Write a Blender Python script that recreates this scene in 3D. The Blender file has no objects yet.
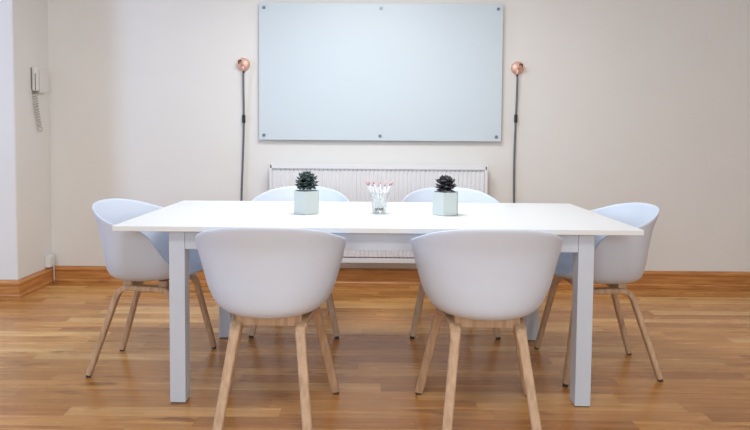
import bpy, bmesh, math, random
from mathutils import Vector, Matrix
random.seed(7)
S = bpy.context.scene
COL = S.collection

# ------------------------------------------------------------------ camera
def make_camera():
    f, pitch, yaw, roll, px, py, h = 598.6, -0.0468, 0.0038, 0.0078, 371.0, 161.04, 1.1174
    cy, sy, cp, sp, cr, sr = (math.cos(yaw), math.sin(yaw), math.cos(pitch), math.sin(pitch),
                              math.cos(roll), math.sin(roll))
    R = Vector((cy, sy, 0)); F0 = Vector((-sy, cy, 0)); Z = Vector((0, 0, 1))
    F = F0*cp + Z*sp; U = -F0*sp + Z*cp
    Rr = cr*R + sr*U; Ur = -sr*R + cr*U
    cam = bpy.data.cameras.new('camera'); o = bpy.data.objects.new('camera', cam); COL.objects.link(o)
    M = Matrix((Rr, Ur, -F)).transposed().to_4x4()
    M.translation = Vector((0, 0, h))
    o.matrix_world = M
    cam.sensor_width = 36; cam.lens = 36*f/750
    cam.shift_x = (375-px)/750; cam.shift_y = (py-215)/750
    cam.clip_start = 0.05
    S.camera = o
make_camera()

# ------------------------------------------------------------------ light and exposure
S.view_settings.view_transform = 'Standard'
S.view_settings.look = 'None'
S.view_settings.gamma = 1
S.view_settings.use_curve_mapping = False
S.view_settings.exposure = 0.0

W = bpy.data.worlds.new('sky'); S.world = W; W.use_nodes = True
W.node_tree.nodes['Background'].inputs[0].default_value = (.75, .87, 1, 1)
W.node_tree.nodes['Background'].inputs[1].default_value = .6

def area(name, loc, target, sx, sy, power, color):
    l = bpy.data.lights.new(name, 'AREA'); l.shape = 'RECTANGLE'; l.size = sx; l.size_y = sy
    l.energy = power; l.color = color
    o = bpy.data.objects.new(name, l); COL.objects.link(o)
    o.location = loc
    d = Vector(target)-Vector(loc)
    o.rotation_euler = d.to_track_quat('-Z', 'Y').to_euler()
    return o
area('ceiling_light', (-.05, 3.0, 2.36), (-.05, 3.0, 0), .9, .5, 30, (.94, .98, 1))
area('side_window_light', (-4.5, 2.17, 1.75), (-1.5, 3.5, 1.4), 0.5, 1.6, 49, (.41, .62, 1))
area('front_window_light_left', (-1.5, -2.35, 1.75), (-1.0, 3, 1.0), 1.3, 1.7, 41, (.76, .91, 1))
area('front_window_light_right', (1.5, -2.35, 1.75), (1.0, 3, 1.0), 1.3, 1.7, 37, (.83, .94, 1))
area('front_fill_light', (0, .4, 2.9), (0, .5, 0), 1.2, .6, 34, (1, .97, .93))  # added unseen fill high in the front of the room, brightens the near floor

# ------------------------------------------------------------------ materials
def new_mat(name):
    m = bpy.data.materials.new(name); m.use_nodes = True
    nt = m.node_tree
    return m, nt, nt.nodes['Principled BSDF']
def plain(name, col, rough=.5, metal=0, noise=.04, scale=8, bump=0, spec=.5, coat=0):
    m, nt, b = new_mat(name)
    N = nt.nodes; L = nt.links
    tc = N.new('ShaderNodeTexCoord')
    nz = N.new('ShaderNodeTexNoise'); nz.inputs['Scale'].default_value = scale; nz.inputs['Detail'].default_value = 4
    L.new(tc.outputs['Object'], nz.inputs['Vector'])
    rp = N.new('ShaderNodeValToRGB')
    rp.color_ramp.elements[0].position = .3; rp.color_ramp.elements[1].position = .7
    rp.color_ramp.elements[0].color = (*[c*(1-noise) for c in col], 1)
    rp.color_ramp.elements[1].color = (*[min(1, c*(1+noise)) for c in col], 1)
    L.new(nz.outputs['Fac'], rp.inputs[0]); L.new(rp.outputs[0], b.inputs['Base Color'])
    b.inputs['Roughness'].default_value = rough; b.inputs['Metallic'].default_value = metal
    b.inputs['Specular IOR Level'].default_value = spec
    b.inputs['Coat Weight'].default_value = coat
    if bump:
        bp = N.new('ShaderNodeBump'); bp.inputs['Strength'].default_value = bump; bp.inputs['Distance'].default_value = .01
        L.new(nz.outputs['Fac'], bp.inputs['Height']); L.new(bp.outputs[0], b.inputs['Normal'])
    return m

def math_node(nt, op, a, b=None):
    n = nt.nodes.new('ShaderNodeMath'); n.operation = op
    for i, v in enumerate((a, b)):
        if v is None: continue
        if isinstance(v, (int, float)): n.inputs[i].default_value = v
        else: nt.links.new(v, n.inputs[i])
    return n.outputs[0]

def floor_mat():
    m, nt, b = new_mat('oak_plank_floor'); N = nt.nodes; L = nt.links
    geo = N.new('ShaderNodeNewGeometry'); sep = N.new('ShaderNodeSeparateXYZ'); L.new(geo.outputs['Position'], sep.inputs[0])
    X, Y = sep.outputs[0], sep.outputs[1]
    pw, pl = .082, .85
    v = math_node(nt, 'DIVIDE', Y, pw); row = math_node(nt, 'FLOOR', v); fv = math_node(nt, 'FRACT', v)
    wn = N.new('ShaderNodeTexWhiteNoise'); wn.noise_dimensions = '1D'; L.new(row, wn.inputs['W'])
    u = math_node(nt, 'ADD', math_node(nt, 'DIVIDE', X, pl), math_node(nt, 'MULTIPLY', wn.outputs['Value'], 7.3))
    col = math_node(nt, 'FLOOR', u); fu = math_node(nt, 'FRACT', u)
    cv = N.new('ShaderNodeCombineXYZ'); L.new(col, cv.inputs[0]); L.new(row, cv.inputs[1])
    wc = N.new('ShaderNodeTexWhiteNoise'); wc.noise_dimensions = '2D'; L.new(cv.outputs[0], wc.inputs['Vector'])
    pid = wc.outputs['Value']
    # grain
    gv = N.new('ShaderNodeCombineXYZ')
    L.new(math_node(nt, 'ADD', math_node(nt, 'MULTIPLY', X, 2.2), math_node(nt, 'MULTIPLY', pid, 37)), gv.inputs[0])
    L.new(math_node(nt, 'MULTIPLY', Y, 30), gv.inputs[1]); L.new(math_node(nt, 'MULTIPLY', pid, 11), gv.inputs[2])
    gn = N.new('ShaderNodeTexNoise'); gn.inputs['Scale'].default_value = 1; gn.inputs['Detail'].default_value = 6
    gn.inputs['Roughness'].default_value = .6; gn.inputs['Distortion'].default_value = .6
    L.new(gv.outputs[0], gn.inputs['Vector'])
    # larger figure / knots
    kv = N.new('ShaderNodeCombineXYZ')
    L.new(math_node(nt, 'ADD', math_node(nt, 'MULTIPLY', X, 3.2), math_node(nt, 'MULTIPLY', pid, 91)), kv.inputs[0])
    L.new(math_node(nt, 'MULTIPLY', Y, 13), kv.inputs[1])
    kn = N.new('ShaderNodeTexNoise'); kn.inputs['Scale'].default_value = 1; kn.inputs['Detail'].default_value = 3
    L.new(kv.outputs[0], kn.inputs['Vector'])
    tone = N.new('ShaderNodeValToRGB'); e = tone.color_ramp.elements
    e[0].position = 0; e[0].color = (*FLOOR[0], 1)
    e[1].position = 1; e[1].color = (*FLOOR[3], 1)
    for p, c in ((.35, FLOOR[1]), (.75, FLOOR[2])):
        k = e.new(p); k.color = (*c, 1)
    L.new(pid, tone.inputs[0])
    gr = N.new('ShaderNodeValToRGB'); gr.color_ramp.elements[0].position = .3; gr.color_ramp.elements[1].position = .72
    gr.color_ramp.elements[0].color = (.58, .50, .43, 1); gr.color_ramp.elements[1].color = (1.12, 1.12, 1.1, 1)
    L.new(gn.outputs['Fac'], gr.inputs[0])
    m1 = N.new('ShaderNodeMix'); m1.data_type = 'RGBA'; m1.blend_type = 'MULTIPLY'; m1.inputs['Factor'].default_value = .8
    L.new(tone.outputs[0], m1.inputs[6]); L.new(gr.outputs[0], m1.inputs[7])
    kr = N.new('ShaderNodeValToRGB'); kr.color_ramp.elements[0].position = .27; kr.color_ramp.elements[1].position = .40
    kr.color_ramp.elements[0].color = (.36, .27, .20, 1); kr.color_ramp.elements[1].color = (1, 1, 1, 1)
    L.new(kn.outputs['Fac'], kr.inputs[0])
    m2 = N.new('ShaderNodeMix'); m2.data_type = 'RGBA'; m2.blend_type = 'MULTIPLY'; m2.inputs['Factor'].default_value = .8
    L.new(m1.outputs[2], m2.inputs[6]); L.new(kr.outputs[0], m2.inputs[7])
    # seams between boards
    dv = math_node(nt, 'MULTIPLY', math_node(nt, 'MINIMUM', fv, math_node(nt, 'SUBTRACT', 1, fv)), pw)
    du = math_node(nt, 'MULTIPLY', math_node(nt, 'MINIMUM', fu, math_node(nt, 'SUBTRACT', 1, fu)), pl)
    dd = math_node(nt, 'MINIMUM', dv, du)
    seam = math_node(nt, 'LESS_THAN', dd, .0011)
    m3 = N.new('ShaderNodeMix'); m3.data_type = 'RGBA'; m3.blend_type = 'MULTIPLY'
    L.new(math_node(nt, 'MULTIPLY', seam, .4), m3.inputs['Factor'])
    L.new(m2.outputs[2], m3.inputs[6]); m3.inputs[7].default_value = (.25, .17, .1, 1)
    L.new(m3.outputs[2], b.inputs['Base Color'])
    rr = math_node(nt, 'ADD', .19, math_node(nt, 'MULTIPLY', gn.outputs['Fac'], .14))
    L.new(rr, b.inputs['Roughness'])
    b.inputs['Specular IOR Level'].default_value = .5
    bp = N.new('ShaderNodeBump'); bp.inputs['Strength'].default_value = .12; bp.inputs['Distance'].default_value = .004
    L.new(math_node(nt, 'SUBTRACT', math_node(nt, 'MULTIPLY', gn.outputs['Fac'], .4), seam), bp.inputs['Height'])
    L.new(bp.outputs[0], b.inputs['Normal'])
    return m
FLOOR = ((.49, .210, .060), (.61, .288, .086), (.69, .347, .112), (.82, .485, .19))

def wood(name, dark, light, rough=.45, stretch=(18, 18, 1.2), coords='Object', coat=0, scale=4):
    m, nt, b = new_mat(name); N = nt.nodes; L = nt.links
    tc = N.new('ShaderNodeTexCoord'); mp = N.new('ShaderNodeMapping'); mp.inputs['Scale'].default_value = stretch
    L.new(tc.outputs[coords], mp.inputs['Vector'])
    nz = N.new('ShaderNodeTexNoise'); nz.inputs['Scale'].default_value = scale; nz.inputs['Detail'].default_value = 6
    nz.inputs['Distortion'].default_value = .5
    L.new(mp.outputs[0], nz.inputs['Vector'])
    rp = N.new('ShaderNodeValToRGB'); rp.color_ramp.elements[0].position = .32; rp.color_ramp.elements[1].position = .68
    rp.color_ramp.elements[0].color = (*dark, 1); rp.color_ramp.elements[1].color = (*light, 1)
    L.new(nz.outputs['Fac'], rp.inputs[0]); L.new(rp.outputs[0], b.inputs['Base Color'])
    b.inputs['Roughness'].default_value = rough; b.inputs['Coat Weight'].default_value = coat
    bp = N.new('ShaderNodeBump'); bp.inputs['Strength'].default_value = .08; bp.inputs['Distance'].default_value = .003
    L.new(nz.outputs['Fac'], bp.inputs['Height']); L.new(bp.outputs[0], b.inputs['Normal'])
    return m
def glass_mat(name, tint=(1, 1, 1), gloss=.12, rough=.02):
    m = bpy.data.materials.new(name); m.use_nodes = True; nt = m.node_tree; N = nt.nodes; L = nt.links
    N.remove(N['Principled BSDF'])
    t = N.new('ShaderNodeBsdfTransparent'); t.inputs[0].default_value = (*tint, 1)
    g = N.new('ShaderNodeBsdfGlossy'); g.inputs['Roughness'].default_value = rough
    lw = N.new('ShaderNodeLayerWeight'); lw.inputs[0].default_value = .35
    mx = N.new('ShaderNodeMixShader')
    fac = math_node(nt, 'ADD', math_node(nt, 'MULTIPLY', lw.outputs['Facing'], .55), gloss)
    L.new(fac, mx.inputs[0]); L.new(t.outputs[0], mx.inputs[1]); L.new(g.outputs[0], mx.inputs[2])
    L.new(mx.outputs[0], N['Material Output'].inputs[0])
    return m
def cord_mat(name, a, b_, scale):
    m, nt, b = new_mat(name); N = nt.nodes; L = nt.links
    tc = N.new('ShaderNodeTexCoord'); wv = N.new('ShaderNodeTexWave'); wv.wave_type = 'BANDS'; wv.bands_direction = 'DIAGONAL'
    wv.inputs['Scale'].default_value = scale
    L.new(tc.outputs['Object'], wv.inputs['Vector'])
    rp = N.new('ShaderNodeValToRGB'); rp.color_ramp.elements[0].color = (*a, 1); rp.color_ramp.elements[1].color = (*b_, 1)
    L.new(wv.outputs['Fac'], rp.inputs[0]); L.new(rp.outputs[0], b.inputs['Base Color'])
    b.inputs['Roughness'].default_value = .8
    return m

M = dict(
    wall=plain('warm_white_plaster', (.83, .802, .768), .9, noise=.012, scale=3, bump=.04, spec=.2),
    ceil=plain('ceiling_paint', (.80, .80, .79), .9, noise=.01, spec=.2),
    floor=floor_mat(),
    base=wood('varnished_pine', (.42, .155, .04), (.66, .30, .09), .3, (1.2, 1.2, 16), coat=.3),
    shell=plain('white_polypropylene', (.68, .748, .868), .42, noise=.006, scale=20),
    leg=wood('soaped_oak', (.46, .29, .175), (.66, .45, .29), .5, (16, 16, 1.1)),
    legdark=plain('shadow_grey_bracket', (.10, .075, .06), .6),
    glide=plain('dark_brown_felt', (.06, .045, .04), .9),
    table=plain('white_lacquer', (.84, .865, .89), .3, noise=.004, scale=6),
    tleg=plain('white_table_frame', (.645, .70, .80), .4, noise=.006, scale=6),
    board=plain('pale_blue_glass', (.635, .71, .76), .36, noise=.006, scale=1.5, spec=.25),
    edge=plain('grey_green_glass_edge', (.42, .50, .55), .2),
    steel=plain('brushed_steel', (.18, .22, .26), .4, metal=.8),
    rad=plain('radiator_enamel', (.84, .84, .86), .4, noise=.004),
    slot=plain('radiator_grille_dark', (.50, .50, .53), .8),
    copper=plain('brushed_copper', (.82, .53, .43), .48, metal=.5, noise=.06, scale=60),
    copdark=plain('socket_inside', (.10, .045, .02), .6),
    cord=cord_mat('black_white_braided_cord', (.02, .02, .025), (.30, .30, .32), 90),
    black=plain('black_plastic', (.012, .012, .014), .4),
    mint=plain('pale_mint_ceramic', (.60, .66, .645), .5, noise=.01),
    soil=plain('dark_potting_soil', (.035, .028, .022), 1, noise=.4, scale=120, bump=.5),
    aloe=plain('dark_green_leaf', (.022, .040, .036), .45, noise=.35, scale=60),
    band=plain('pale_leaf_band', (.30, .36, .33), .6),
    purple=plain('dark_purple_leaf', (.022, .017, .024), .45, noise=.4, scale=50),
    tipm=plain('leaf_edge_grey', (.10, .10, .10), .5),
    tumbler=glass_mat('clear_glass', (.97, .985, .985), .04),
    pane=glass_mat('window_glass', (1, 1, 1), .03),
    pencil=plain('white_pencil_paint', (.88, .88, .90), .35),
    lead=plain('graphite', (.03, .03, .035), .5),
    cone=plain('dark_stained_cone', (.12, .10, .11), .6),
    pink=plain('pink_rubber', (.80, .50, .50), .7),
    ferrule=plain('dull_metal_ferrule', (.38, .30, .32), .35, metal=.7),
    phone=plain('ivory_plastic', (.80, .785, .75), .45),
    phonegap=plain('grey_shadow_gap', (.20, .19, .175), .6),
    phonecord=plain('grey_coiled_cord', (.60, .56, .51), .6),
    white=plain('white_paint', (.80, .80, .80), .5),
)

# ------------------------------------------------------------------ mesh helpers
def obj(name, bm, mat, parent=None, smooth=False, bevel=0, seg=2, sub=0):
    me = bpy.data.meshes.new(name)
    bmesh.ops.recalc_face_normals(bm, faces=bm.faces)
    bm.to_mesh(me); bm.free()
    o = bpy.data.objects.new(name, me); COL.objects.link(o)
    mats = mat if isinstance(mat, (list, tuple)) else [mat]
    for mm in mats: me.materials.append(mm)
    if smooth:
        for p in me.polygons: p.use_smooth = True
    if bevel:
        b = o.modifiers.new('bevel', 'BEVEL'); b.width = bevel; b.segments = seg; b.limit_method = 'ANGLE'; b.angle_limit = math.radians(40)
    if sub:
        s = o.modifiers.new('sub', 'SUBSURF'); s.levels = sub; s.render_levels = sub
    if parent: o.parent = parent
    return o
def thing(name, label, cat, loc=(0, 0, 0), rz=0, group=None):
    o = bpy.data.objects.new(name, None); COL.objects.link(o); o.empty_display_size = .1
    o.location = loc; o.rotation_euler = (0, 0, rz)
    return tag(o, label, cat, group)
def tag(o, label, cat, group=None):
    o['label'] = label; o['category'] = cat
    if group: o['group'] = group
    return o
def struct(name, bm, mat, parent=None, **k):
    o = obj(name, bm, mat, parent, **k)
    if not parent: o['kind'] = 'structure'
    return o
def copy_tree(o, parent=None):
    c = o.copy(); COL.objects.link(c)
    if parent: c.parent = parent
    for ch in list(o.children): copy_tree(ch, c)
    return c
def box(bm, x0, x1, y0, y1, z0, z1, mi=0):
    v = [bm.verts.new((x, y, z)) for x in (x0, x1) for y in (y0, y1) for z in (z0, z1)]
    for f in ((0, 1, 3, 2), (4, 6, 7, 5), (0, 4, 5, 1), (2, 3, 7, 6), (0, 2, 6, 4), (1, 5, 7, 3)):
        bm.faces.new([v[i] for i in f]).material_index = mi
    return v
def lathe(bm, prof, n=32, mi=0, mat=None, cap=True):
    rings = []
    for r, z in prof:
        rings.append([bm.verts.new((r*math.cos(2*math.pi*i/n), r*math.sin(2*math.pi*i/n), z)) for i in range(n)])
    vs = [v for r in rings for v in r]
    for a, b in zip(rings, rings[1:]):
        for i in range(n):
            bm.faces.new((a[i], a[(i+1) % n], b[(i+1) % n], b[i])).material_index = mi
    if cap:
        bm.faces.new(rings[0]).material_index = mi; bm.faces.new(rings[-1]).material_index = mi
    if mat is not None: bmesh.ops.transform(bm, matrix=mat, verts=vs)
    return vs
def tube(bm, pts, r, n=8, mi=0):
    pts = [Vector(p) for p in pts]; rings = []
    up = Vector((0.31, .77, .55)).normalized()
    for i, p in enumerate(pts):
        t = (pts[min(i+1, len(pts)-1)]-pts[max(i-1, 0)]).normalized()
        a = t.cross(up).normalized(); b = a.cross(t).normalized(); up = b
        rr = r(i/(len(pts)-1)) if callable(r) else r
        rings.append([bm.verts.new(p+a*rr*math.cos(2*math.pi*k/n)+b*rr*math.sin(2*math.pi*k/n)) for k in range(n)])
        up = Vector(b) if abs(b.dot(t)) < .9 else up
    for a, b in zip(rings, rings[1:]):
        for i in range(n): bm.faces.new((a[i], a[(i+1) % n], b[(i+1) % n], b[i])).material_index = mi
    bm.faces.new(rings[0]); bm.faces.new(rings[-1])
def strip(bm, pts, wdir, widths, thick, rnd=.2):
    """sweep a rounded rectangle (width along wdir, thickness in the plane of the path)"""
    pts = [Vector(p) for p in pts]; rings = []
    n = len(pts)
    for i, p in enumerate(pts):
        t = (pts[min(i+1, n-1)]-pts[max(i-1, 0)]).normalized()
        w = Vector(wdir); w = (w - t*w.dot(t)).normalized(); nn = t.cross(w).normalized()
        ww = widths(i/(n-1)) if callable(widths) else widths
        hw, ht = ww/2, thick/2; c = .004
        prof = [(-hw+c, -ht), (hw-c, -ht), (hw, -ht+c), (hw, ht-c), (hw-c, ht), (-hw+c, ht), (-hw, ht-c), (-hw, -ht+c)]
        rings.append([bm.verts.new(p+w*a+nn*b) for a, b in prof])
    for a, b in zip(rings, rings[1:]):
        for i in range(8): bm.faces.new((a[i], a[(i+1) % 8], b[(i+1) % 8], b[i]))
    bm.faces.new(rings[0]); bm.faces.new(rings[-1])
def arc_path(pts, r, seg=10):
    """polyline with rounded corners"""
    pts = [Vector(p) for p in pts]; out = [pts[0]]
    for a, b, c in zip(pts, pts[1:], pts[2:]):
        d1 = (a-b).normalized(); d2 = (c-b).normalized()
        p1 = b+d1*r; p2 = b+d2*r
        for k in range(seg+1):
            t = k/seg
            out.append(p1*(1-t)**2+b*2*t*(1-t)+p2*t*t)
    out.append(pts[-1]); return out

# ------------------------------------------------------------------ room shell
YW, XL, YB, XR, YF, XLL, H = 4.368, -2.364, 3.942, 3.5, -2.5, -4.7, 2.95
bm = bmesh.new(); box(bm, XLL-.2, XR+.2, YF-.2, YW+.2, -.1, 0); struct('floor', bm, M['floor'])
bm = bmesh.new(); box(bm, XLL-.2, XR+.2, YF-.2, YW+.2, H, H+.1); struct('ceiling', bm, M['ceil'])
bm = bmesh.new(); box(bm, XL, XR+.2, YW, YW+.2, 0, H); struct('wall_back', bm, M['wall'])
bm = bmesh.new(); box(bm, XLL-.2, XL, YB, YW+.2, 0, H); struct('wall_left', bm, M['wall'], bevel=.008)
bm = bmesh.new(); box(bm, XR, XR+.2, YF, YW, 0, H); struct('wall_right', bm, M['wall'])
def wall_x(bm, y0, y1, openings, z0, z1):          # wall across x with openings
    xs = XLL-.2
    for a, b in openings:
        box(bm, xs, a, y0, y1, 0, H); box(bm, a, b, y0, y1, 0, z0); box(bm, a, b, y0, y1, z1, H); xs = b
    box(bm, xs, XR+.2, y0, y1, 0, H)
bm = bmesh.new(); wall_x(bm, YF-.2, YF, ((-2.2, -.8), (.8, 2.2)), .85, 2.65); struct('wall_front', bm, M['wall'])
bm = bmesh.new()
for a in ((YF, 1.2, 0, H), (1.2, 2.6, 0, .9), (1.2, 2.6, 2.6, H), (2.6, YB, 0, H)):
    box(bm, XLL-.2, XLL, a[0], a[1], a[2], a[3])
struct('wall_side', bm, M['wall'])
def window(n, c, ax, z0, z1, half):
    f = bmesh.new()
    def b(u0, u1, w0, w1):
        if ax == 'x': box(f, c[0]+u0, c[0]+u1, c[1]-.03, c[1]+.03, w0, w1)
        else: box(f, c[0]-.03, c[0]+.03, c[1]+u0, c[1]+u1, w0, w1)
    b(-half, -half+.05, z0, z1); b(half-.05, half, z0, z1); b(-half, half, z0, z0+.05); b(-half, half, z1-.05, z1)
    b(-.02, .02, z0, z1); b(-half, half, (z0+z1)/2-.02, (z0+z1)/2+.02)
    w = struct('window_%d' % n, f, M['white'])
    g = bmesh.new()
    if ax == 'x': box(g, c[0]-half+.05, c[0]+half-.05, c[1]-.004, c[1]+.004, z0+.05, z1-.05)
    else: box(g, c[0]-.004, c[0]+.004, c[1]-half+.05, c[1]+half-.05, z0+.05, z1-.05)
    obj('pane', g, M['pane'], w)
window(1, (-1.5, YF-.1), 'x', .85, 2.65, .7)
window(2, (1.5, YF-.1), 'x', .85, 2.65, .7)
window(3, (XLL-.1, 1.95), 'y', .9, 2.6, .7)

def skirting(name, p0, p1, outward):
    """moulded board from p0 to p1; profile points (out, z)"""
    prof = [(0, 0), (.026, 0), (.026, .018), (.019, .026), (.019, .088), (.024, .094), (.024, .104), (.014, .116), (.008, .122), (0, .122)]
    bm = bmesh.new(); rings = []
    for p in (p0, p1):
        rings.append([bm.verts.new((p[0]+outward[0]*a + p[2]*a, p[1]+outward[1]*a + p[3]*a, z)) for a, z in prof])
    k = len(prof)
    for i in range(k-1): bm.faces.new((rings[0][i], rings[1][i], rings[1][i+1], rings[0][i+1]))
    bm.faces.new((rings[0][-1], rings[1][-1], rings[1][0], rings[0][0]))
    bm.faces.new(rings[0]); bm.faces.new(rings[1])
    return struct(name, bm, M['base'])
# mitre terms shift the ends along the run
skirting('baseboard_back', (XL, YW, 1, 0), (XR, YW, 0, 0), (0, -1))
skirting('baseboard_left', (XL, YB, 0, -1), (XL, YW, 0, -1), (1, 0))
skirting('baseboard_front_left', (XLL, YB, 0, 0), (XL, YB, 1, 0), (0, -1))

# ------------------------------------------------------------------ table
TX0, TX1, TY0, TY1, TZ = -1.040, 1.080, 2.368, 3.272, .74
table = thing('dining_table', 'long white rectangular table with square legs in the middle of the room', 'table', (.02, 2.82, 0))
def local(bm, ox, oy): bmesh.ops.translate(bm, vec=(-ox, -oy, 0), verts=bm.verts)
bm = bmesh.new(); box(bm, TX0, TX1, TY0, TY1, TZ-.022, TZ); local(bm, .02, 2.82)
obj('tabletop', bm, M['table'], table, bevel=.0025)
LX0, LX1, LY0, LY1, LW = -.828, .899, 2.41, 3.255, .064
ZT = TZ-.022
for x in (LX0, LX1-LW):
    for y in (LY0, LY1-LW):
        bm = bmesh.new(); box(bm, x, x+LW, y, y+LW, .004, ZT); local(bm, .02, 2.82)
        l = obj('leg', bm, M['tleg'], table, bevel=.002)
        bm = bmesh.new(); box(bm, x+.003, x+LW-.003, y+.003, y+LW-.003, 0, .004); local(bm, .02, 2.82)
        obj('foot_pad', bm, M['glide'], l)
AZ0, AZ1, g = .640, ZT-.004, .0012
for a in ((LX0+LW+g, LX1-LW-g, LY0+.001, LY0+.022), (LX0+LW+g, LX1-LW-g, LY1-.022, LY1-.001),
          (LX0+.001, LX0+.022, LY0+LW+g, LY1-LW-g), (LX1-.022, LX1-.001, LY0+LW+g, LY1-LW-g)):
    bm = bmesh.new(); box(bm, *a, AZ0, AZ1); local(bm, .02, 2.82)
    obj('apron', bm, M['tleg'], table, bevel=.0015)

# ------------------------------------------------------------------ armchair
SIDE = [(0, .439), (.06, .439), (.11, .441), (.160, .449), (.207, .474), (.241, .532), (.266, .617), (.288, .70), (.296, .745), (.301, .82)]
BACK = [(0, .439), (.05, .439), (.09, .440), (.140, .447), (.170, .472), (.180, .532), (.185, .600), (.199, .690), (.225, .765), (.244, .82)]
FRNT = [(0, .439), (.06, .441), (.12, .448), (.180, .458), (.235, .465), (.262, .478), (.272, .55), (.278, .63), (.283, .70), (.288, .82)]
SIDE = [(r*.965, z) for r, z in SIDE]; BACK = [(r*.965, z) for r, z in BACK]
def catmull(P, s):
    n = len(P)-1; x = min(max(s, 0), 1)*n; i = min(int(x), n-1); t = x-i
    p0, p1, p2, p3 = P[max(i-1, 0)], P[i], P[i+1], P[min(i+2, n)]
    return tuple(.5*((2*b)+(-a+c)*t+(2*a-5*b+4*c-d)*t*t+(-a+3*b-3*c+d)*t**3) for a, b, c, d in zip(p0, p1, p2, p3))
RIM = [(-.30, .793), (-.225, .791), (-.20, .784), (-.15, .765), (-.10, .743), (-.05, .725), (0, .710), (.05, .698), (.085, .686), (.108, .663), (.122, .635), (.145, .59), (.175, .537), (.205, .496), (.235, .472), (.30, .462)]
def rim_h(f):
    for (a, ha), (b, hb) in zip(RIM, RIM[1:]):
        if f <= b:
            t = max(0, (f-a)/(b-a)); return ha+(hb-ha)*t
    return RIM[-1][1]
def bowl(phi, s):
    """phi measured from the front (+y); s from seat centre to rim"""
    c, sn = math.cos(phi), math.sin(phi)
    rs, zs = catmull(SIDE, s); rf, zf = catmull(FRNT if c > 0 else BACK, s)
    n = 2.55 if c > 0 else 2.0
    x = rs*math.copysign(abs(sn)**(2/n), sn); y = rf*math.copysign(abs(c)**(2/n), c)
    w = c*c
    return Vector((x, y, zs*(1-w)+zf*w))
def shell_mesh():
    bm = bmesh.new(); NP, NS = 96, 26
    cen = bm.verts.new(bowl(0, 0)); cols = []
    for i in range(NP):
        # sample denser around the front corners
        phi = 2*math.pi*i/NP
        smax = 1
        for k in range(401):
            s = .30+.70*k/400; p = bowl(phi, s)
            if p.z >= rim_h(p.y): smax = s; break
        cols.append([bm.verts.new(bowl(phi, smax*(k/NS)**.92)) for k in range(1, NS+1)])
    for i in range(NP):
        a, b = cols[i], cols[(i+1) % NP]
        bm.faces.new((cen, a[0], b[0]))
        for k in range(NS-1): bm.faces.new((a[k], a[k+1], b[k+1], b[k]))
    return bm
RZ = .405
def leg_w(u): return .034+.010*min(1, u*1.6)
def make_chair():
    t = thing('armchair', '', 'chair')
    sh = obj('seat_shell', shell_mesh(), M['shell'], t, smooth=True)
    so = sh.modifiers.new('thickness', 'SOLIDIFY'); so.thickness = .008; so.offset = -1
    ss = sh.modifiers.new('sub', 'SUBSURF'); ss.levels = 1; ss.render_levels = 1
    # bent wooden legs: the top of each leg turns into the side rail
    for s in (-1, 1):
        RB = Vector((s*.118, -.088, RZ)); FB = Vector((s*.150, .165, RZ))
        RF = Vector((s*.167, -.217, 0)); FF = Vector((s*.235, .238, 0))
        d = FB-RB; m0 = RB+d*.34; m1 = RB+d*.66
        wd = Vector((1, .0, 0))
        for foot, bend, end in ((RF, RB, m0), (FF, FB, m1)):
            bm = bmesh.new()
            tip = foot+(bend-foot)*(.012/RZ)
            strip(bm, arc_path((tip, bend, end), .055), wd, lambda u: leg_w(u), .023)
            l = obj('leg', bm, M['leg'], t)
            bm = bmesh.new(); strip(bm, (foot, tip), wd, .024, .019); obj('glide', bm, M['glide'], l)
        bm = bmesh.new(); strip(bm, (m0, m1), wd, .044, .023); obj('side_rail', bm, M['leg'], t)
    for y, hw in ((-.052, .122), (.118, .144)):
        bm = bmesh.new(); box(bm, -hw, hw, y-.02, y+.02, RZ-.012, .440)
        obj('cross_bar', bm, M['leg'], t, bevel=.003)
    return t
chair0 = make_chair()
CH = [
    ((-.386, 2.279, 0), 0, 'white shell armchair with its back to us, left of two at the near table edge'),
    ((.432, 2.279, 0), math.radians(-.8), 'white shell armchair with its back to us, right of the two at near table edge'),
    ((-.424, 3.445, 0), math.pi, 'white shell armchair on the far side of table behind the green spiky plant'),
    ((.454, 3.455, 0), math.pi, 'white shell armchair on the far side of table behind the dark purple plant'),
    ((-1.063, 2.822, 0), -math.pi/2-math.radians(2.5), 'white shell armchair at the left end of the table, facing right'),
    ((1.098, 2.846, 0), math.pi/2, 'white shell armchair at the right end of the table, facing left'),
]
for i, (loc, rz, lab) in enumerate(CH):
    c = chair0 if i == 0 else copy_tree(chair0)
    c.location = loc; c.rotation_euler = (0, 0, rz); c['label'] = lab; c['group'] = 'white armchairs around the table'

# ------------------------------------------------------------------ glass whiteboard
BX0, BX1, BZ0, BZ1 = -.828, .922, 1.063, 2.044
wb = thing('whiteboard', 'large pale blue glass whiteboard fixed to back wall with six steel studs', 'whiteboard', (.047, YW-.0015, BZ0))
bm = bmesh.new(); box(bm, BX0-.047, BX1-.047, -.034, -.028, 0, BZ1-BZ0)
for f in bm.faces:
    if abs(f.normal.y) < .5 or f.calc_center_median().y > -.03: f.material_index = 0
bm.normal_update()
for f in bm.faces:
    if abs(f.normal.y) < .5: f.material_index = 1
obj('glass_panel', bm, [M['board'], M['edge']], wb, bevel=.001)
for x in (BX0+.036, .047, BX1-.036):
    for z in (BZ0+.034, BZ1-.034):
        bm = bmesh.new()
        lathe(bm, ((.0075, 0), (.0075, .034), (.011, .0345), (.011, .040), (.009, .042)), 20, mat=Matrix.Translation((x-.047, 0, z-BZ0)) @ Matrix.Rotation(math.pi/2, 4, 'X'))
        obj('standoff', bm, M['steel'], wb, smooth=False)

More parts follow.
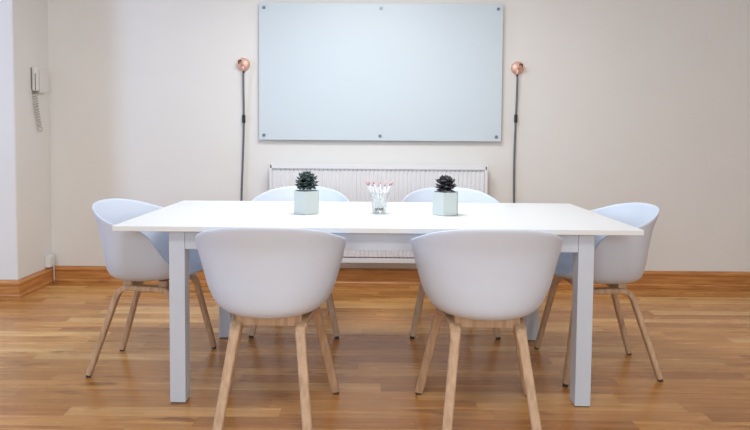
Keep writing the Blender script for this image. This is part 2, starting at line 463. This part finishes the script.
# ------------------------------------------------------------------ radiator
RX0, RX1, RZ0, RZ1, RYF, RYB = -.737, .812, .184, .892, 4.262, 4.335
rd = thing('radiator', 'wide white ribbed panel radiator on the back wall under the whiteboard', 'radiator', (.0375, YW-.0015, 0))
hw = (RX1-RX0)/2
bm = bmesh.new()
n = 50; pitch = (2*hw-.03)/n; prof = []
x = -hw+.015
for i in range(n):
    for du, dy in ((0, .006), (.18, .006), (.32, 0), (.78, 0), (.92, .006)):
        prof.append((x+du*pitch, dy))
    x += pitch
prof.append((x, .006))
zs = (RZ0+.045, RZ1-.045)
vb = [[bm.verts.new((a, RYF-YW+d, z)) for a, d in prof] for z in zs]
vk = [[bm.verts.new((a, RYF-YW+.016, z)) for a, d in prof] for z in zs]
for i in range(len(prof)-1):
    bm.faces.new((vb[0][i], vb[0][i+1], vb[1][i+1], vb[1][i])); bm.faces.new((vk[0][i], vk[1][i], vk[1][i+1], vk[0][i+1]))
    bm.faces.new((vb[1][i], vb[1][i+1], vk[1][i+1], vk[1][i])); bm.faces.new((vb[0][i], vk[0][i], vk[0][i+1], vb[0][i+1]))
for z0, z1 in ((RZ1-.046, RZ1-.034), (RZ0+.036, RZ0+.046)):
    for i in range(n):
        xa = -hw+.015+pitch*(i-.03); box(bm, xa, xa+.22*pitch, RYF-YW+.001, RYF-YW+.010, z0, z1, 1)
obj('front_panel', bm, [M['rad'], M['slot']], rd)
bm = bmesh.new(); box(bm, -hw, hw, RYF-YW, RYF-YW+.012, RZ1-.033, RZ1-.006); box(bm, -hw, hw, RYF-YW, RYF-YW+.012, RZ0, RZ0+.034)
box(bm, -hw, -hw+.014, RYF-YW, RYF-YW+.012, RZ0, RZ1-.006); box(bm, hw-.014, hw, RYF-YW, RYF-YW+.012, RZ0, RZ1-.006)
obj('front_rim', bm, M['rad'], rd, bevel=.003)
bm = bmesh.new(); box(bm, -hw, hw, RYB-YW-.012, RYB-YW, RZ0, RZ1-.006); obj('back_panel', bm, M['rad'], rd, bevel=.002)
bm = bmesh.new()
for i in range(60):
    xa = -hw+.02+(2*hw-.04)*i/60; box(bm, xa, xa+.006, RYF-YW+.012, RYB-YW-.012, RZ1-.014, RZ1-.004)
box(bm, -hw, hw, RYF-YW, RYF-YW+.012, RZ1-.006, RZ1); box(bm, -hw, hw, RYB-YW-.012, RYB-YW, RZ1-.006, RZ1)
obj('top_grille', bm, M['rad'], rd, bevel=.001)
for s in (-1, 1):
    bm = bmesh.new(); box(bm, s*hw-.005, s*hw+.005, RYF-YW, RYB-YW, RZ0, RZ1); obj('side_panel', bm, M['rad'], rd, bevel=.003)
    bm = bmesh.new(); box(bm, s*(hw-.25)-.02, s*(hw-.25)+.02, RYB-YW-.002, 0, RZ0+.05, RZ1-.05); obj('wall_bracket', bm, M['rad'], rd)
bm = bmesh.new(); tube(bm, arc_path(((hw-.03, -.07, RZ0+.005), (hw-.03, -.07, .001)), .01), .008); obj('pipe', bm, M['rad'], rd, smooth=True)

# ------------------------------------------------------------------ copper wall lamps
def make_lamp(x, z, side, zsw, label):
    t = thing('wall_lamp', label, 'wall lamp', (x, YW-.0015, z), 0, 'copper wall lamps beside the whiteboard')
    RX = Matrix.Rotation(math.pi/2, 4, 'X')
    bm = bmesh.new()
    lathe(bm, ((.046, 0), (.048, .004), (.047, .010), (.040, .019), (.028, .026), (.012, .030)), 40, mat=RX)
    obj('wall_rose', bm, M['copper'], t, smooth=True)
    # open socket, tilted to one side
    d = Vector((.12*side, -1, .10)).normalized()
    q = d.to_track_quat('Z', 'Y').to_matrix().to_4x4()
    T = Matrix.Translation((.013*side, -.014, .010)) @ q
    bm = bmesh.new()
    lathe(bm, ((.014, 0), (.019, .008), (.020, .022), (.021, .024), (.021, .032), (.0165, .032), (.0160, .014)), 32, mat=T, cap=False)
    so = obj('socket', bm, M['copper'], t, smooth=True)
    bm = bmesh.new(); lathe(bm, ((.0005, .012), (.0158, .013), (.0158, .027)), 24, mat=T, cap=False)
    obj('socket_lining', bm, M['copdark'], so, smooth=True)
    # cord grip at the bottom
    gx = -.008*side
    bm = bmesh.new(); tube(bm, ((gx*.2, -.026, -.012), (gx*.6, -.036, -.022), (gx, -.036, -.036), (gx, -.034, -.048)), lambda u: .0125-.005*u, 16)
    obj('cord_grip', bm, M['copper'], t, smooth=True)
    bm = bmesh.new(); tube(bm, ((gx, -.034, -.046), (gx, -.030, -.062)), .0075, 12); obj('cord_collar', bm, M['black'], t, smooth=True)
    pts = []
    for k in range(60):
        u = k/59; zz = -.056+(-(z-.02)+.056)*u
        pts.append((gx-.010*side*0+.0035*math.sin(u*9+side)-.03*u*(1 if side < 0 else .1), -.030+.016*min(1, u*5), zz))
    bm = bmesh.new(); tube(bm, pts, .0072, 10); cb = obj('cord', bm, M['cord'], t, smooth=True)
    ks = min(range(60), key=lambda k: abs(pts[k][2]-(zsw-z))); c = Vector(pts[ks])
    bm = bmesh.new(); box(bm, c.x-.011, c.x+.011, c.y-.012, c.y+.010, c.z-.030, c.z+.030)
    sw = obj('cord_switch', bm, M['black'], t, bevel=.006, seg=3)
    bm = bmesh.new(); box(bm, c.x-.005, c.x+.005, c.y-.016, c.y-.010, c.z-.010, c.z+.010); obj('rocker', bm, M['black'], sw, bevel=.002)
    return t
make_lamp(-.947, 1.606, -1, 1.218, 'copper socket wall lamp with hanging black cord, left of the whiteboard')
make_lamp(1.038, 1.595, 1, 1.219, 'copper socket wall lamp with hanging black cord, right of the whiteboard')

# ------------------------------------------------------------------ potted succulents
def hex_pot(t, r, h):
    bm = bmesh.new(); n = 6
    def ring(rr, z): return [bm.verts.new((rr*math.cos(math.pi/3*i+math.pi/6*1), rr*math.sin(math.pi/3*i+math.pi/6*1), z)) for i in range(n)]
    R = [ring(r-.003, 0), ring(r, .003), ring(r, h), ring(r-.006, h), ring(r-.008, h-.022)]
    for a, b in zip(R, R[1:]):
        for i in range(n): bm.faces.new((a[i], a[(i+1) % n], b[(i+1) % n], b[i]))
    bm.faces.new(R[0]); bm.faces.new(R[-1])
    obj('pot', bm, M['mint'], t, bevel=.0015)
    bm = bmesh.new(); lathe(bm, ((.042, h-.022), (.044, h-.012), (.030, h-.009), (.002, h-.007)), 24); obj('soil', bm, M['soil'], t, smooth=True)
def leaf(bm, base, d, up, L, w, th, mi, bands=None, curl=0, pos=(0, .25, .6, .85, 1), wid=(.55, .95, .85, .45, .03)):
    side = d.cross(up).normalized(); nn = side.cross(d).normalized(); prev = None
    for k, (p, q) in enumerate(zip(pos, wid)):
        c = base+d*L*p+nn*curl*L*p*p
        ring = [bm.verts.new(c+side*w*q*a+nn*th*q*b) for a, b in ((-1, 0), (-.5, -.8), (.5, -.8), (1, 0), (.45, .45), (-.45, .45))]
        if prev:
            for i in range(6):
                f = bm.faces.new((prev[i], prev[(i+1) % 6], ring[(i+1) % 6], ring[i])); f.material_index = mi; f.smooth = True
                if bands and k in bands: f.material_index = 1
        else: bm.faces.new(ring).material_index = mi
        prev = ring
    bm.faces.new(prev).material_index = mi
POT_H = .107
t = thing('potted_succulent', 'round dark green spiky succulent with banded leaves in pale mint hexagonal pot on the table', 'plant', (-.310, 2.788, TZ), math.radians(2), 'potted succulents on the table')
hex_pot(t, .0645, POT_H)
def rosette(rings, zc, r0, L0, w, th, curl, pos, wid, bands, jit=5):
    bm = bmesh.new()
    for k, (el, cnt, lf) in enumerate(rings):
        for i in range(cnt):
            az = 2*math.pi*(i+.5*(k % 2))/cnt + random.uniform(-.07, .07); e_ = math.radians(el+random.uniform(-jit, jit))
            d = Vector((math.cos(az)*math.cos(e_), math.sin(az)*math.cos(e_), math.sin(e_)))
            up = Vector((0, 0, 1)) if el < 70 else Vector((math.cos(az), math.sin(az), .1))
            leaf(bm, Vector((0, 0, POT_H+zc))+d*r0, d, up, L0*lf*random.uniform(.93, 1.07), w, th, 0,
                 bands=bands if i % 2 == k % 2 else None, curl=curl, pos=pos, wid=wid)
    return bm
bm = rosette(((-32, 13, .95), (-14, 13, 1.05), (6, 13, 1.06), (27, 12, 1.1), (48, 11, 1.1), (67, 7, 1.03), (85, 3, .98)), .036, .018, .038, .0098, .0065, .06,
             (0, .40, .58, .68, .84, 1), (.5, .95, 1, .9, .55, .03), (3,))
obj('leaves', bm, [M['aloe'], M['band']], t)
t = thing('potted_succulent', 'dark purple almost black rosette succulent in pale mint hexagonal pot on the table', 'plant', (.338, 2.785, TZ), math.radians(-14), 'potted succulents on the table')
hex_pot(t, .065, POT_H)
bm = rosette(((-30, 11, .9), (-8, 12, 1.08), (14, 11, 1.1), (36, 10, 1.04), (58, 7, 1.0), (80, 4, .97)), .027, .012, .039, .0135, .0055, .22,
             (0, .35, .65, .82, .93, 1), (.35, .7, 1, .85, .45, .04), (4,), 13)
obj('leaves', bm, [M['purple'], M['tipm']], t)

# ------------------------------------------------------------------ pencil glass
CUP = Vector((.030, 2.815, TZ))
bm = bmesh.new()
lathe(bm, ((.030, 0), (.033, .002), (.0465, .098), (.0455, .0995), (.0442, .098), (.0310, .008), (.010, .006), (.0008, .006)), 40, cap=False)
v0 = bm.verts.new((0, 0, 0))
bm.verts.ensure_lookup_table(); r0 = list(bm.verts)[:40]
for i in range(40): bm.faces.new((v0, r0[(i+1) % 40], r0[i]))
o = obj('pencil_glass', bm, M['tumbler'], smooth=True); o.location = CUP
tag(o, 'clear glass tumbler holding white pencils in the middle of the table', 'glass')
def make_pencil():
    t = thing('pencil', 'thin white pencil with pink eraser end standing in the clear glass on the table', 'pencil', group='white pencils in the glass')
    bm = bmesh.new(); lathe(bm, ((.0038, .020), (.0038, .140)), 8); obj('shaft', bm, M['pencil'], t)
    bm = bmesh.new(); lathe(bm, ((.0012, .005), (.0038, .020)), 8); obj('sharpened_cone', bm, M['cone'], t)
    bm = bmesh.new(); lathe(bm, ((.0003, 0), (.0012, .005)), 8); obj('lead_tip', bm, M['lead'], t)
    bm = bmesh.new(); lathe(bm, ((.0038, .140), (.0038, .148)), 10); obj('ferrule', bm, M['ferrule'], t)
    bm = bmesh.new(); lathe(bm, ((.0037, .148), (.0037, .156), (.0026, .159)), 10); obj('eraser', bm, M['pink'], t, smooth=False)
    return t
p0 = make_pencil(); NPN = 12
for i in range(NPN):
    p = p0 if i == 0 else copy_tree(p0)
    a = 2*math.pi*i/NPN+.2; b2 = a+math.radians(96)
    foot = Vector((.0205*math.cos(a), .0205*math.sin(a), .0080)); rim = Vector((.0380*math.cos(b2), .0380*math.sin(b2), .095))
    d = (rim-foot).normalized()
    p.location = CUP+foot; p.rotation_euler = d.to_track_quat('Z', 'Y').to_euler()

# ------------------------------------------------------------------ door phone on the left return wall
ph = thing('wall_phone', 'ivory door entry handset with dangling grey coiled cord on the left side wall', 'telephone', (XL+.0015, 4.20, 1.39))
bm = bmesh.new(); box(bm, 0, .030, -.010, .072, -.01, .168); obj('base', bm, M['phone'], ph, bevel=.006)
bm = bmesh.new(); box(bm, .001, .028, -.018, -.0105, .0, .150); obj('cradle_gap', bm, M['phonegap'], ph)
bm = bmesh.new(); box(bm, .0, .034, -.060, -.018, .0, .165); obj('handset', bm, M['phone'], ph, bevel=.009, seg=3)
bm = bmesh.new(); box(bm, 0, .006, -.064, -.0605, .004, .160); box(bm, .026, .031, -.0625, -.0600, .004, .120); obj('handset_shadow_and_seam', bm, M['phonegap'], ph)  # wall-side strip paints the shadow behind the handset; second box is an edge line
bm = bmesh.new(); box(bm, .004, .028, -.058, -.022, -.012, .0); obj('handset_end', bm, M['phonegap'], ph, bevel=.003)
pts = []
for k in range(260):
    u = k/259; a = u*2*math.pi*13
    pts.append((.018+.013*math.cos(a)*(1-.15*u), -.045+.040*u*u+.012*u+.013*math.sin(a), -.012-.235*u))
for k in range(28):
    a = 2*math.pi*k/27
    pts.append((.018+.004*math.sin(a), .007+.017*math.sin(a), -.247-.017*(1-math.cos(a))))
bm = bmesh.new(); tube(bm, pts, .0036, 6); obj('coiled_cord', bm, M['phonecord'], ph, smooth=True)
pts = [(.010+.006*math.sin(3*u), .06+.085*math.sin(min(1, u*1.6)*math.pi/2), .02-.02*math.cos(3.0*u)-.0-.9*max(0, u-.35)**1.2*1.9) for u in [k/40 for k in range(41)]]
bm = bmesh.new(); tube(bm, pts, .0016, 6); obj('thin_wire', bm, M['phone'], ph, smooth=True)

jb = thing('socket_box', 'small white cable box low on left side wall just above the wooden baseboard', 'socket', (XL+.0015, 4.30, .122))
bm = bmesh.new(); box(bm, 0, .036, -.034, .034, .006, .092); obj('box', bm, M['white'], jb, bevel=.006)
bm = bmesh.new(); box(bm, .036, .039, -.026, .026, .018, .080); obj('cover_plate', bm, M['phone'], jb, bevel=.001)
bm = bmesh.new(); tube(bm, ((.034, .025, .012), (.034, .025, -.02), (.034, .027, -.08), (.034, .03, -.112)), .005, 8); obj('cable', bm, M['phonecord'], jb, smooth=True)
